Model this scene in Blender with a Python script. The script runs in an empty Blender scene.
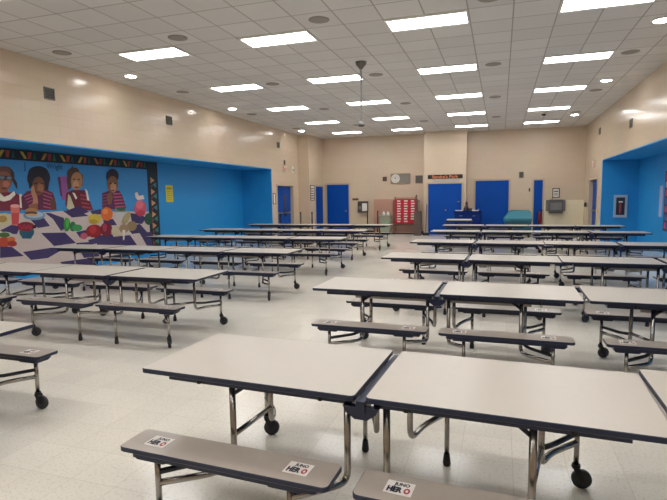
import bpy, math, random
from mathutils import Vector, Matrix

random.seed(7)
R = math.radians
scene = bpy.context.scene
C = scene.collection

# ------------------------------------------------------------------ camera
CAM_H = 1.61
F_PX = 507.8
YAW, PITCH, ROLL = R(18.189), R(5.944), R(-0.754)
fwd = Vector((-math.sin(YAW)*math.cos(PITCH), math.cos(YAW)*math.cos(PITCH), -math.sin(PITCH)))
rt0 = Vector((math.cos(YAW), math.sin(YAW), 0))
up0 = rt0.cross(fwd)
rt = rt0*math.cos(ROLL) + up0*math.sin(ROLL)
up = -rt0*math.sin(ROLL) + up0*math.cos(ROLL)
cd = bpy.data.cameras.new('camera')
cam = bpy.data.objects.new('camera', cd)
C.objects.link(cam)
cd.sensor_fit = 'HORIZONTAL'
cd.sensor_width = 36
cd.lens = F_PX/667*36
cd.clip_end = 200
cam.matrix_world = Matrix(((rt.x, up.x, -fwd.x, 0), (rt.y, up.y, -fwd.y, 0), (rt.z, up.z, -fwd.z, CAM_H), (0, 0, 0, 1)))
scene.camera = cam

# ------------------------------------------------------------------ world, exposure
scene.view_settings.view_transform = 'Standard'
scene.view_settings.look = 'None'
scene.view_settings.gamma = 1
scene.view_settings.use_curve_mapping = False
scene.view_settings.exposure = 0.95
PANEL_GLOW = 7.5          # ceiling light panels
SPOT_GLOW = 26.0          # round downlights
wd = bpy.data.worlds.new('world')
scene.world = wd
wd.use_nodes = True
wd.node_tree.nodes['Background'].inputs[0].default_value = (0.75, 0.85, 1, 1)
wd.node_tree.nodes['Background'].inputs[1].default_value = 0.4


# ------------------------------------------------------------------ helpers
def lin(c):
    f = lambda v: v/12.92 if v <= 0.04045 else ((v+0.055)/1.055)**2.4
    return tuple(f(v/255) for v in c) + (1,)


MATS = {}


def mat(name, col, rough=0.5, metal=0.0, noise=0.06, nscale=12.0, emit=None, spec=0.5, bump=0.0):
    """principled material whose colour carries a soft procedural variation"""
    if name in MATS:
        return MATS[name]
    m = bpy.data.materials.new(name)
    MATS[name] = m
    m.use_nodes = True
    nt = m.node_tree
    b = nt.nodes['Principled BSDF']
    b.inputs['Roughness'].default_value = rough
    b.inputs['Metallic'].default_value = metal
    b.inputs['Specular IOR Level'].default_value = spec
    tc = nt.nodes.new('ShaderNodeTexCoord')
    n = nt.nodes.new('ShaderNodeTexNoise')
    n.inputs['Scale'].default_value = nscale
    n.inputs['Detail'].default_value = 3
    nt.links.new(tc.outputs['Object'], n.inputs['Vector'])
    mx = nt.nodes.new('ShaderNodeMix')
    mx.data_type = 'RGBA'
    c = lin(col)
    mx.inputs['A'].default_value = tuple(v*(1-noise) for v in c[:3]) + (1,)
    mx.inputs['B'].default_value = tuple(min(1, v*(1+noise)) for v in c[:3]) + (1,)
    nt.links.new(n.outputs['Fac'], mx.inputs['Factor'])
    nt.links.new(mx.outputs['Result'], b.inputs['Base Color'])
    if bump:
        bp = nt.nodes.new('ShaderNodeBump')
        bp.inputs['Strength'].default_value = bump
        bp.inputs['Distance'].default_value = 0.002
        nt.links.new(n.outputs['Fac'], bp.inputs['Height'])
        nt.links.new(bp.outputs['Normal'], b.inputs['Normal'])
    if emit:
        b.inputs['Emission Color'].default_value = lin(emit[0])
        b.inputs['Emission Strength'].default_value = emit[1]
    return m


def wall_mat(name, col, rough, axis, bump=0.35, bw=0.406, bh=0.203):
    """painted concrete block: joints in relief; axis 'x' = wall runs along x, 'y' = along y"""
    m = bpy.data.materials.new(name)
    MATS[name] = m
    m.use_nodes = True
    nt = m.node_tree
    L = nt.links.new
    b = nt.nodes['Principled BSDF']
    b.inputs['Roughness'].default_value = rough
    tc = nt.nodes.new('ShaderNodeTexCoord')
    sp = nt.nodes.new('ShaderNodeSeparateXYZ')
    cb = nt.nodes.new('ShaderNodeCombineXYZ')
    L(tc.outputs['Object'], sp.inputs[0])
    L(sp.outputs['X' if axis == 'x' else 'Y'], cb.inputs[0])
    L(sp.outputs['Z'], cb.inputs[1])
    br = nt.nodes.new('ShaderNodeTexBrick')
    br.inputs['Scale'].default_value = 1
    br.inputs['Brick Width'].default_value = bw
    br.inputs['Row Height'].default_value = bh
    br.inputs['Mortar Size'].default_value = 0.006
    br.inputs['Mortar Smooth'].default_value = 0.6
    c = lin(col)
    br.inputs['Color1'].default_value = c
    br.inputs['Color2'].default_value = tuple(v*0.975 for v in c[:3]) + (1,)
    br.inputs['Mortar'].default_value = tuple(v*0.93 for v in c[:3]) + (1,)
    L(cb.outputs[0], br.inputs['Vector'])
    n = nt.nodes.new('ShaderNodeTexNoise')
    n.inputs['Scale'].default_value = 0.9
    n.inputs['Detail'].default_value = 4
    L(tc.outputs['Object'], n.inputs['Vector'])
    mx = nt.nodes.new('ShaderNodeMix')
    mx.data_type = 'RGBA'
    mx.blend_type = 'MULTIPLY'
    mx.inputs['Factor'].default_value = 0.12
    L(br.outputs['Color'], mx.inputs['A'])
    L(n.outputs['Color'], mx.inputs['B'])
    L(mx.outputs['Result'], b.inputs['Base Color'])
    n2 = nt.nodes.new('ShaderNodeTexNoise')
    n2.inputs['Scale'].default_value = 5
    L(tc.outputs['Object'], n2.inputs['Vector'])
    ad = nt.nodes.new('ShaderNodeMath')
    ad.operation = 'MULTIPLY_ADD'
    ad.inputs[1].default_value = -1
    L(br.outputs['Fac'], ad.inputs[0])
    L(n2.outputs['Fac'], ad.inputs[2])
    bp = nt.nodes.new('ShaderNodeBump')
    bp.inputs['Strength'].default_value = bump
    bp.inputs['Distance'].default_value = 0.004
    L(ad.outputs[0], bp.inputs['Height'])
    L(bp.outputs['Normal'], b.inputs['Normal'])
    return m


def grid_mat(name, col, line_col, pitch, line, x0, y0, rough, kind):
    """square grid (floor tiles / suspended ceiling tiles)"""
    m = bpy.data.materials.new(name)
    MATS[name] = m
    m.use_nodes = True
    nt = m.node_tree
    L = nt.links.new
    b = nt.nodes['Principled BSDF']
    b.inputs['Roughness'].default_value = rough
    tc = nt.nodes.new('ShaderNodeTexCoord')
    mp = nt.nodes.new('ShaderNodeMapping')
    mp.inputs['Location'].default_value = (-x0, -y0, 0)
    L(tc.outputs['Object'], mp.inputs['Vector'])
    sc_ = nt.nodes.new('ShaderNodeVectorMath')
    sc_.operation = 'SCALE'
    sc_.inputs['Scale'].default_value = 1/pitch
    L(mp.outputs[0], sc_.inputs[0])
    fr = nt.nodes.new('ShaderNodeVectorMath')
    fr.operation = 'FRACTION'
    L(sc_.outputs[0], fr.inputs[0])
    fl = nt.nodes.new('ShaderNodeVectorMath')
    fl.operation = 'FLOOR'
    L(sc_.outputs[0], fl.inputs[0])
    sp = nt.nodes.new('ShaderNodeSeparateXYZ')
    L(fr.outputs[0], sp.inputs[0])

    def near_edge(sock):
        a = nt.nodes.new('ShaderNodeMath')
        a.operation = 'SUBTRACT'
        a.inputs[1].default_value = 0.5
        L(sock, a.inputs[0])
        c = nt.nodes.new('ShaderNodeMath')
        c.operation = 'ABSOLUTE'
        L(a.outputs[0], c.inputs[0])
        g = nt.nodes.new('ShaderNodeMath')
        g.operation = 'GREATER_THAN'
        g.inputs[1].default_value = 0.5 - line/pitch/2
        L(c.outputs[0], g.inputs[0])
        return g.outputs[0]
    mxm = nt.nodes.new('ShaderNodeMath')
    mxm.operation = 'MAXIMUM'
    L(near_edge(sp.outputs['X']), mxm.inputs[0])
    L(near_edge(sp.outputs['Y']), mxm.inputs[1])
    wn = nt.nodes.new('ShaderNodeTexWhiteNoise')
    wn.noise_dimensions = '2D'
    L(fl.outputs[0], wn.inputs['Vector'])
    c = lin(col)
    m1 = nt.nodes.new('ShaderNodeMix')
    m1.data_type = 'RGBA'
    v = 0.035 if kind == 'floor' else 0.05
    m1.inputs['A'].default_value = tuple(x*(1-v) for x in c[:3]) + (1,)
    m1.inputs['B'].default_value = tuple(x*(1+v) for x in c[:3]) + (1,)
    L(wn.outputs['Value'], m1.inputs['Factor'])
    # speckle
    n = nt.nodes.new('ShaderNodeTexNoise')
    n.inputs['Scale'].default_value = 55 if kind == 'floor' else 90
    n.inputs['Detail'].default_value = 3
    n.inputs['Roughness'].default_value = 0.7
    L(tc.outputs['Object'], n.inputs['Vector'])
    cr = nt.nodes.new('ShaderNodeValToRGB')
    if kind == 'floor':
        cr.color_ramp.elements[0].position = 0.33
        cr.color_ramp.elements[0].color = (0.62, 0.56, 0.48, 1)
        cr.color_ramp.elements[1].position = 0.46
        cr.color_ramp.elements[1].color = (1, 1, 1, 1)
    else:
        cr.color_ramp.elements[0].position = 0.3
        cr.color_ramp.elements[0].color = (0.85, 0.85, 0.85, 1)
        cr.color_ramp.elements[1].position = 0.5
        cr.color_ramp.elements[1].color = (1, 1, 1, 1)
    L(n.outputs['Fac'], cr.inputs[0])
    m2 = nt.nodes.new('ShaderNodeMix')
    m2.data_type = 'RGBA'
    m2.blend_type = 'MULTIPLY'
    m2.inputs['Factor'].default_value = 0.5
    L(m1.outputs['Result'], m2.inputs['A'])
    L(cr.outputs['Color'], m2.inputs['B'])
    # broad wear
    nw = nt.nodes.new('ShaderNodeTexNoise')
    nw.inputs['Scale'].default_value = 0.7
    nw.inputs['Detail'].default_value = 5
    L(tc.outputs['Object'], nw.inputs['Vector'])
    m4 = nt.nodes.new('ShaderNodeMix')
    m4.data_type = 'RGBA'
    m4.blend_type = 'MULTIPLY'
    m4.inputs['Factor'].default_value = 0.14 if kind == 'floor' else 0.1
    L(m2.outputs['Result'], m4.inputs['A'])
    L(nw.outputs['Fac'], m4.inputs['B'])
    m3 = nt.nodes.new('ShaderNodeMix')
    m3.data_type = 'RGBA'
    m3.inputs['B'].default_value = lin(line_col)
    L(mxm.outputs[0], m3.inputs['Factor'])
    L(m4.outputs['Result'], m3.inputs['A'])
    L(m3.outputs['Result'], b.inputs['Base Color'])
    if kind == 'floor':
        rr = nt.nodes.new('ShaderNodeMapRange')
        rr.inputs['To Min'].default_value = rough*0.75
        rr.inputs['To Max'].default_value = rough*1.35
        L(nw.outputs['Fac'], rr.inputs['Value'])
        L(rr.outputs[0], b.inputs['Roughness'])
        n3 = nt.nodes.new('ShaderNodeTexNoise')
        n3.inputs['Scale'].default_value = 3.0
        L(tc.outputs['Object'], n3.inputs['Vector'])
        bp = nt.nodes.new('ShaderNodeBump')
        bp.inputs['Strength'].default_value = 0.12
        bp.inputs['Distance'].default_value = 0.01
        L(n3.outputs['Fac'], bp.inputs['Height'])
        L(bp.outputs['Normal'], b.inputs['Normal'])
    return m


class MB:
    """collects shapes and links them as one mesh object"""
    def __init__(self):
        self.v, self.f, self.mi, self.sm = [], [], [], []

    def add(self, vs, fs, mi=0, smooth=False):
        o = len(self.v)
        self.v += [tuple(p) for p in vs]
        for f in fs:
            self.f.append(tuple(i+o for i in f))
            self.mi.append(mi)
            self.sm.append(smooth)
        return self

    def box(self, x0, x1, y0, y1, z0, z1, mi=0, bev=0.0):
        if bev <= 0:
            vs = [(x, y, z) for x in (x0, x1) for y in (y0, y1) for z in (z0, z1)]
            return self.add(vs, [(0, 1, 3, 2), (4, 6, 7, 5), (0, 4, 5, 1), (2, 3, 7, 6), (0, 2, 6, 4), (1, 5, 7, 3)], mi)
        b = min(bev, (x1-x0)/2.1, (y1-y0)/2.1, (z1-z0)/2.1)
        return self.slab(x0, x1, y0, y1, z0, z1, b, mi, mi, b)

    def slab(self, x0, x1, y0, y1, z0, z1, r, mt=0, me=0, bz=0.0, seg=4, fn=None):
        """rounded-corner plate; top face material mt, the rim me; bz = small edge chamfer in z"""
        def loop(inset, z):
            out = []
            rr = max(r-inset, 0.0005)
            for cx, cy, a0 in ((x1-r, y1-r, 0), (x0+r, y1-r, 90), (x0+r, y0+r, 180), (x1-r, y0+r, 270)):
                for k in range(seg+1):
                    a = R(a0+90*k/seg)
                    out.append((cx+rr*math.cos(a), cy+rr*math.sin(a), z))
            return out
        ls = [loop(bz, z0), loop(0, z0+bz), loop(0, z1-bz), loop(bz, z1)] if bz else [loop(0, z0), loop(0, z1)]
        n = len(ls[0])
        vs = [p for l in ls for p in l]
        if fn:
            vs = [fn(p) for p in vs]
        for k in range(len(ls)-1):
            self_f = [(k*n+i, k*n+(i+1) % n, (k+1)*n+(i+1) % n, (k+1)*n+i) for i in range(n)]
            if k == 0:
                side = self_f
            else:
                side += self_f
        o = len(self.v)
        self.add(vs, side, me)
        last = len(ls)-1
        self.f.append(tuple(o+last*n+i for i in range(n)))
        self.mi.append(mt)
        self.sm.append(False)
        self.f.append(tuple(o+n-1-i for i in range(n)))
        self.mi.append(me)
        self.sm.append(False)
        return self

    def prism(self, poly, axis, a0, a1, mi=0):
        """extrude a 2-D polygon; axis 'x': poly in (y,z), 'y': (x,z), 'z': (x,y)"""
        def P(q, a):
            return {'x': (a, q[0], q[1]), 'y': (q[0], a, q[1]), 'z': (q[0], q[1], a)}[axis]
        n = len(poly)
        vs = [P(q, a0) for q in poly] + [P(q, a1) for q in poly]
        fs = [(i, (i+1) % n, n+(i+1) % n, n+i) for i in range(n)] + [tuple(range(n-1, -1, -1)), tuple(range(n, 2*n))]
        return self.add(vs, fs, mi)

    def tube(self, pts, r, mi=0, seg=8, fillet=0.0, fseg=4, cap=True):
        pts = [Vector(p) for p in pts]
        if fillet > 0 and len(pts) > 2:
            out = [pts[0]]
            for a, b, c in zip(pts, pts[1:], pts[2:]):
                d1, d2 = (a-b), (c-b)
                t = min(fillet, d1.length*0.48, d2.length*0.48)
                p, q = b+d1.normalized()*t, b+d2.normalized()*t
                for k in range(fseg+1):
                    s = k/fseg
                    out.append(p*(1-s)**2 + b*2*s*(1-s) + q*s*s)
            out.append(pts[-1])
            pts = out
        n = len(pts)
        rr = r if isinstance(r, (list, tuple)) else [r]*n
        t0 = (pts[1]-pts[0]).normalized()
        nrm = t0.orthogonal().normalized()
        vs = []
        for i, p in enumerate(pts):
            if i == 0:
                t = t0
            elif i == n-1:
                t = (pts[-1]-pts[-2]).normalized()
            else:
                t = ((pts[i+1]-p).normalized() + (p-pts[i-1]).normalized()).normalized()
            nrm = (nrm - t*nrm.dot(t)).normalized()
            bn = t.cross(nrm)
            for k in range(seg):
                a = 2*math.pi*k/seg
                vs.append(p + (nrm*math.cos(a) + bn*math.sin(a))*rr[i])
        fs = [(i*seg+k, i*seg+(k+1) % seg, (i+1)*seg+(k+1) % seg, (i+1)*seg+k) for i in range(n-1) for k in range(seg)]
        o = len(self.v)
        self.add(vs, fs, mi, True)
        if cap:
            self.f += [tuple(o+seg-1-k for k in range(seg)), tuple(o+(n-1)*seg+k for k in range(seg))]
            self.mi += [mi, mi]
            self.sm += [False, False]
        return self

    def lathe(self, prof, c=(0, 0, 0), mi=0, seg=20, axis='z', smooth=True):
        """profile [(radius, height)] turned about an axis through c"""
        vs = []
        for r, h in prof:
            for k in range(seg):
                a = 2*math.pi*k/seg
                x, y = r*math.cos(a), r*math.sin(a)
                q = {'z': (x, y, h), 'y': (x, h, y), 'x': (h, x, y)}[axis]
                vs.append((c[0]+q[0], c[1]+q[1], c[2]+q[2]))
        n = len(prof)
        fs = [(i*seg+k, i*seg+(k+1) % seg, (i+1)*seg+(k+1) % seg, (i+1)*seg+k) for i in range(n-1) for k in range(seg)]
        o = len(self.v)
        self.add(vs, fs, mi, smooth)
        self.f += [tuple(o+seg-1-k for k in range(seg)), tuple(o+(n-1)*seg+k for k in range(seg))]
        self.mi += [mi, mi]
        self.sm += [False, False]
        return self

    def text(self, s, size, origin, ux, uy, mi=0, width=None, bold=0.0):
        """flat lettering in the plane spanned by ux, uy; centred on origin"""
        cu = bpy.data.curves.new('lettering', 'FONT')
        cu.body = s
        cu.size = size
        cu.align_x = 'CENTER'
        cu.align_y = 'CENTER'
        cu.offset = bold
        cu.resolution_u = 2
        ob = bpy.data.objects.new('lettering', cu)
        C.objects.link(ob)
        bpy.context.view_layer.update()
        me = bpy.data.meshes.new_from_object(ob)
        vs = [v.co.copy() for v in me.vertices]
        fs = [tuple(p.vertices) for p in me.polygons]
        C.objects.unlink(ob)
        bpy.data.objects.remove(ob)
        bpy.data.meshes.remove(me)
        if vs:
            xs = [v.x for v in vs]
            w = max(xs)-min(xs)
            k = (width/w) if width else 1
            cx = (max(xs)+min(xs))/2
            ys = [v.y for v in vs]
            cy = (max(ys)+min(ys))/2
            o, ux, uy = Vector(origin), Vector(ux), Vector(uy)
            self.add([o+ux*(v.x-cx)*k+uy*(v.y-cy) for v in vs], fs, mi)
        return self

    def build(self, name, mats, parent=None, loc=None):
        me = bpy.data.meshes.new(name)
        me.from_pydata(self.v, [], self.f)
        for m in (mats if isinstance(mats, (list, tuple)) else [mats]):
            me.materials.append(m)
        me.polygons.foreach_set('material_index', self.mi)
        me.polygons.foreach_set('use_smooth', self.sm)
        me.update()
        o = bpy.data.objects.new(name, me)
        C.objects.link(o)
        if parent:
            o.parent = parent
        if loc:
            o.location = loc
        return o


def thing(name, label, cat, loc=(0, 0, 0), rotz=0, group=None):
    o = bpy.data.objects.new(name, None)
    C.objects.link(o)
    o.location = loc
    o.rotation_euler = (0, 0, rotz)
    o['label'] = label
    o['category'] = cat
    if group:
        o['group'] = group
    o.empty_display_size = 0.1
    return o


def tag(o, label, cat, group=None):
    o['label'] = label
    o['category'] = cat
    if group:
        o['group'] = group
    return o


def struct(o):
    o['kind'] = 'structure'
    return o


def copy_tree(o, parent=None):
    c = o.copy()
    C.objects.link(c)
    if parent:
        c.parent = parent
    for ch in [k for k in ALL_CHILDREN(o)]:
        copy_tree(ch, c)
    return c


def ALL_CHILDREN(o):
    return list(o.children)


def ray(px, py):
    return fwd + rt*((px-333.5)/F_PX) - up*((py-250)/F_PX)


def on_x(px, py, X):
    d = ray(px, py)
    return Vector((0, 0, CAM_H)) + d*(X/d.x)


# ------------------------------------------------------------------ materials
BEIGE = (222, 201, 176)
m_wall_x = wall_mat('painted_block_back', BEIGE, 0.3, 'x')
m_wall_y = wall_mat('painted_block_side', BEIGE, 0.19, 'y', bump=0.35)
m_blue_x = wall_mat('blue_block_back', (38, 152, 222), 0.42, 'x', bump=0.2)
m_blue_y = wall_mat('blue_block_side', (38, 152, 222), 0.42, 'y', bump=0.2)
m_tile_x = wall_mat('glazed_cream_tile', (248, 236, 208), 0.2, 'x', bump=0.2, bw=0.2, bh=0.2)
m_floor = grid_mat('vinyl_floor_tile', (236, 230, 217), (206, 198, 182), 0.305, 0.003, 0.1, 0.05, 0.17, 'floor')
m_ceil = grid_mat('acoustic_ceiling_tile', (222, 219, 216), (172, 166, 161), 0.61, 0.022, -5.977-0.61, 8.0-0.305, 0.9, 'ceiling')
m_door = mat('blue_door_paint', (0, 74, 168), 0.45, noise=0.03, nscale=2, spec=0.2)
m_frame = mat('beige_steel_frame', (196, 180, 156), 0.4)
m_white = mat('white_enamel', (232, 230, 224), 0.4)
m_glow = mat('lit_panel', (255, 255, 255), 0.4, emit=((251, 251, 251), PANEL_GLOW))
m_spot = mat('lit_downlight', (255, 255, 255), 0.4, emit=((252, 250, 248), SPOT_GLOW))
m_top = mat('beige_laminate', (200, 192, 180), 0.33, noise=0.03, nscale=40)
m_bench = mat('taupe_laminate', (172, 161, 150), 0.28, noise=0.04, nscale=40)
m_edge = mat('navy_edge_band', (22, 32, 62), 0.35, noise=0.05)
m_under = mat('dark_board_underside', (46, 44, 46), 0.7)
m_chrome = mat('chrome_tube', (164, 160, 154), 0.24, metal=1.0, noise=0.05, nscale=30)
m_steel_dark = mat('dark_steel', (52, 54, 60), 0.4, metal=0.6)
m_black = mat('black_rubber', (26, 27, 31), 0.55)
m_wheel = mat('charcoal_wheel', (40, 42, 48), 0.45)
m_stick = mat('sticker_paper', (236, 230, 224), 0.5, noise=0.02)
m_ink = mat('sticker_ink', (28, 30, 48), 0.5)
m_red_ink = mat('sticker_red_ink', (170, 40, 50), 0.5)
m_grille = mat('grey_grille', (120, 116, 108), 0.6)
m_grille_d = mat('dark_grille', (86, 82, 74), 0.7)
m_steel = mat('stainless_steel', (150, 148, 144), 0.32, metal=0.9)

# ------------------------------------------------------------------ setting
XL, XR, YB, YF, ZC = -8.17, 3.10, 22.0, -4.0, 4.22
AX, BX = -9.40, 4.15          # alcove back walls
AY0, AY1 = 3.2, 17.5
BY0, BY1 = 3.2, 18.4
ZA = 2.67

struct(MB().box(-9.9, 4.6, YF-0.3, YB+0.3, -0.1, 0).build('floor', m_floor))
struct(MB().box(-9.9, 4.6, YF-0.3, YB+0.3, ZC, ZC+0.1).build('ceiling', m_ceil))

w = MB()
w.box(XL-0.3, XL, YF, AY0-0.06, 0, ZC)
w.box(XL-0.3, XL, AY0-0.06, AY0, ZA+0.03, ZC)
w.box(XL-0.3, XL, AY0, AY1, ZA+0.03, ZC)
w.box(XL-0.3, XL, AY1+0.06, 17.95, 0, ZC)
w.box(XL-0.3, XL, AY1, AY1+0.06, ZA+0.03, ZC)
w.box(XL-0.3, XL, 17.95, 19.65, 2.14, ZC)
w.box(XL-0.3, XL, 19.65, 20.2, 0, ZC)
w.box(XL-0.9, XL-0.3, 17.9, 19.7, 0, 2.6)                    # closes the doorway niche
struct(w.build('wall_left', m_wall_y))
w = MB()
w.box(AX-0.1, AX, AY0, AY1, 0, ZA)
struct(w.build('wall_alcove_left', m_blue_y))
w = MB()
w.box(AX-0.1, XL, AY1, AY1+0.06, 0, ZA)
w.box(AX-0.1, XL, AY0-0.06, AY0, 0, ZA)
w.box(AX-0.1, XL, AY0-0.06, AY1+0.06, ZA, ZA+0.03)
struct(w.build('wall_alcove_left_sides', m_blue_x))
struct(MB().box(-8.6, -7.68, 20.2, YB, 0, ZC).build('wall_pier', m_wall_x))
struct(MB().box(-7.68, XR+0.3, YB, YB+0.2, 0, ZC).build('wall_back', m_wall_x))
struct(MB().box(-3.03, -1.33, 21.35, YB, 0, ZC).build('wall_column', m_wall_x))
w = MB()
w.box(XR, XR+0.3, YF, BY0-0.06, 0, ZC)
w.box(XR, XR+0.3, BY0-0.06, BY0, ZA+0.03, ZC)
w.box(XR, XR+0.3, BY0, BY1, ZA+0.03, ZC)
w.box(XR, XR+0.3, BY1+0.06, 19.1, 0, ZC)
w.box(XR, XR+0.3, BY1, BY1+0.06, ZA+0.03, ZC)
w.box(XR, XR+0.3, 19.1, 20.85, 2.16, ZC)
w.box(XR, XR+0.3, 20.85, YB, 0, ZC)
w.box(XR+0.3, XR+0.6, 19.0, 21.0, 0, 2.6)
struct(w.build('wall_right', m_wall_y))
struct(MB().box(BX, BX+0.1, BY0, BY1, 0, ZA).build('wall_alcove_right', m_blue_y))
w = MB()
w.box(XR, BX+0.1, BY1, BY1+0.06, 0, ZA)
w.box(XR, BX+0.1, BY0-0.06, BY0, 0, ZA)
w.box(XR, BX+0.1, BY0-0.06, BY1+0.06, ZA, ZA+0.03)
struct(w.build('wall_alcove_right_sides', m_blue_x))
struct(MB().box(-8.5, XR+0.3, YF-0.2, YF, 0, ZC).build('wall_front', m_wall_x))
# glazed tile wainscot at the right end of the back wall
struct(MB().box(1.66, XR, YB-0.02, YB, 0.1, 1.38).build('trim_1', m_tile_x))
m_base = mat('dark_cove_base', (50, 48, 52), 0.5)
b = MB()
for x0, x1 in ((-6.40, -3.03), (-1.33, -1.10), (0.42, 1.20), (1.66, XR)):
    b.box(x0, x1, YB-0.03, YB-0.021 if x0 > 1.6 else YB, 0, 0.1)
struct(b.build('baseboard_back', m_base))


def door_back(n, x0, x1, y, ztop, frame=0.06, knob=None, leaf_mat=None, leaves=1):
    """steel door standing in the back wall, seen square on"""
    d = thing('door_%d' % n, 'blue steel door', 'door', ((x0+x1)/2, y, 0))
    del d['label'], d['category']
    d['kind'] = 'structure'
    cx = (x0+x1)/2
    f = MB()
    f.box(x0-frame-cx, x0-cx, -0.05, 0, 0, ztop+frame)
    f.box(x1-cx, x1+frame-cx, -0.05, 0, 0, ztop+frame)
    f.box(x0-cx, x1-cx, -0.05, 0, ztop, ztop+frame)
    f.build('door_frame', m_frame, d)
    l = MB()
    wdt = (x1-x0)/leaves
    for k in range(leaves):
        a = x0-cx+k*wdt
        l.box(a+0.008, a+wdt-0.008, -0.03, -0.001, 0.01, ztop-0.005)
    lf = l.build('door_leaf', leaf_mat or m_door, d)
    for kx, kz in (knob or []):
        k = MB()
        k.lathe([(0.04, 0), (0.04, -0.01), (0.015, -0.015), (0.015, -0.04), (0.032, -0.05), (0.03, -0.075), (0.01, -0.085)], (kx-cx, -0.03, kz), 0, 14, 'y')
        k.build('door_handle', m_steel, lf)
    return d


door_back(1, -7.50, -6.46, YB, 2.17, knob=[(-6.60, 0.98)])
door_back(2, -2.85, -1.50, 21.35, 2.10, knob=[(-2.13, 1.02), (-1.62, 1.35)])
door_back(3, -1.00, 0.32, YB, 2.20, knob=[(-0.86, 1.02)], leaves=1)
door_back(4, 1.26, 1.60, YB, 2.18, frame=0.05)


def door_side(n, X, y0, y1, ztop, sgn, window=False, setback=0.12):
    """door standing in a side wall opening; sgn = +1 opens towards +x"""
    d = thing('door_%d' % n, '', 'door', (X, (y0+y1)/2, 0))
    del d['label'], d['category']
    d['kind'] = 'structure'
    cy = (y0+y1)/2
    f = MB()
    t = 0.06
    for a, b_ in ((y0, y0+t), (y1-t, y1)):
        f.box(*sorted((sgn*0.02, -sgn*0.2)), a-cy, b_-cy, 0, ztop)
    f.box(*sorted((sgn*0.02, -sgn*0.2)), y0+t-cy, y1-t-cy, ztop-t, ztop)
    f.build('door_frame', m_frame, d)
    l = MB()
    xs = sorted((-sgn*setback, -sgn*(setback+0.045)))
    mid = 0
    l.box(xs[0], xs[1], y0+t-cy, mid-0.004, 0.01, ztop-t)
    l.box(xs[0], xs[1], mid+0.004, y1-t-cy, 0.01, ztop-t)
    lf = l.build('door_leaf', m_door, d)
    xf = -sgn*(setback-0.006)
    if window:
        g = MB()
        g.box(*sorted((xf, -sgn*setback)), 0.12, 0.32, 0.85, 1.75)
        g.build('door_window', mat('dark_wired_glass', (28, 36, 54), 0.1), lf)
    p = MB()
    xf2 = -sgn*(setback-0.05)
    for s in (-1, 1):
        p.box(*sorted((xf2, -sgn*setback)), min(s*0.1, s*(y1-y0)*0.40), max(s*0.1, s*(y1-y0)*0.40), 0.98, 1.04)
    p.build('door_handle', m_steel, lf)
    return d


door_side(5, XL, 17.95, 19.65, 2.14, 1, window=True)
door_side(6, XR, 19.1, 20.85, 2.16, -1)
# narrow door seen edge-on in the pier beside the back wall
d = thing('door_7', '', '', (-7.68, 21.35, 0))
del d['label'], d['category']
d['kind'] = 'structure'
f = MB()
f.box(0, 0.04, -0.50, -0.44, 0, 2.14).box(0, 0.04, 0.5, 0.56, 0, 2.14).box(0, 0.04, -0.44, 0.5, 2.08, 2.14)
f.build('door_frame', m_frame, d)
MB().box(0, 0.025, -0.44, 0.5, 0.01, 2.08).build('door_leaf', m_door, d)

# ------------------------------------------------------------------ ceiling lights
LX = [-5.977, -3.537, -1.097, 1.343]
LY = [8.0 + 3.037*k for k in range(-3, 5)]  # the rows out of view are added for the illumination
COLN = ['leftmost', 'second', 'third', 'rightmost']
ORD = ['nearest', 'second nearest', 'middle', 'second farthest', 'farthest']
light0 = None
for i, x in enumerate(LX):
    for j, y in enumerate(LY):
        r_ = j-3
        if i == 3 and r_ < 0 or r_ < 0:
            lab = 'added lit rectangular ceiling panel out of view, %s column, %s the camera' % (COLN[i], ['behind', 'just above', 'just ahead of'][j])
        else:
            lab = 'lit rectangular ceiling panel, %s of five in the %s column from the left' % (ORD[r_], COLN[i])
            if i in (0, 3):
                lab = 'lit rectangular ceiling panel, %s of five in the %s column' % (ORD[r_], COLN[i])
        if light0 is None:
            light0 = thing('ceiling_light', lab, 'ceiling light', (x, y, ZC), 0, 'rectangular ceiling light panels')
            f = MB()
            o_, q_ = (0.605, 0.30), (0.575, 0.235)
            f.box(-o_[0], o_[0], -o_[1], -q_[1], -0.018, 0).box(-o_[0], o_[0], q_[1], o_[1], -0.018, 0)
            f.box(-o_[0], -q_[0], -q_[1], q_[1], -0.018, 0).box(q_[0], o_[0], -q_[1], q_[1], -0.018, 0)
            f.build('frame', m_white, light0)
            MB().box(-q_[0], q_[0], -q_[1], q_[1], -0.010, -0.001).build('diffuser', m_glow, light0)
        else:
            l = copy_tree(light0)
            l.location = (x, y, ZC)
            l['label'] = lab

dl0 = None
for side, x, ys in (('left', -7.49, (4.4, 9.2, 13.5, 18.95)), ('right', 2.27, (4.4, 9.18, 13.45, 18.76))):  # first of each side is unseen, added to balance the lighting
    for k, y in enumerate(ys):
        lab = 'small round downlight along the %s wall, %s' % (side, ['added out of view overhead', 'nearest in view', 'middle one in view', 'farthest one'][k])
        if dl0 is None:
            dl0 = thing('downlight', lab, 'ceiling light', (x, y, ZC), 0, 'round downlights along the side walls')
            MB().lathe([(0.145, 0), (0.145, -0.012), (0.108, -0.016), (0.108, -0.002)], seg=24).build('trim_ring', m_white, dl0)
            MB().lathe([(0.108, -0.0165), (0.108, -0.019), (0.05, -0.022)], seg=24).build('lamp', m_spot, dl0)
        else:
            l = copy_tree(dl0)
            l.location = (x, y, ZC)
            l['label'] = lab

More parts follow.
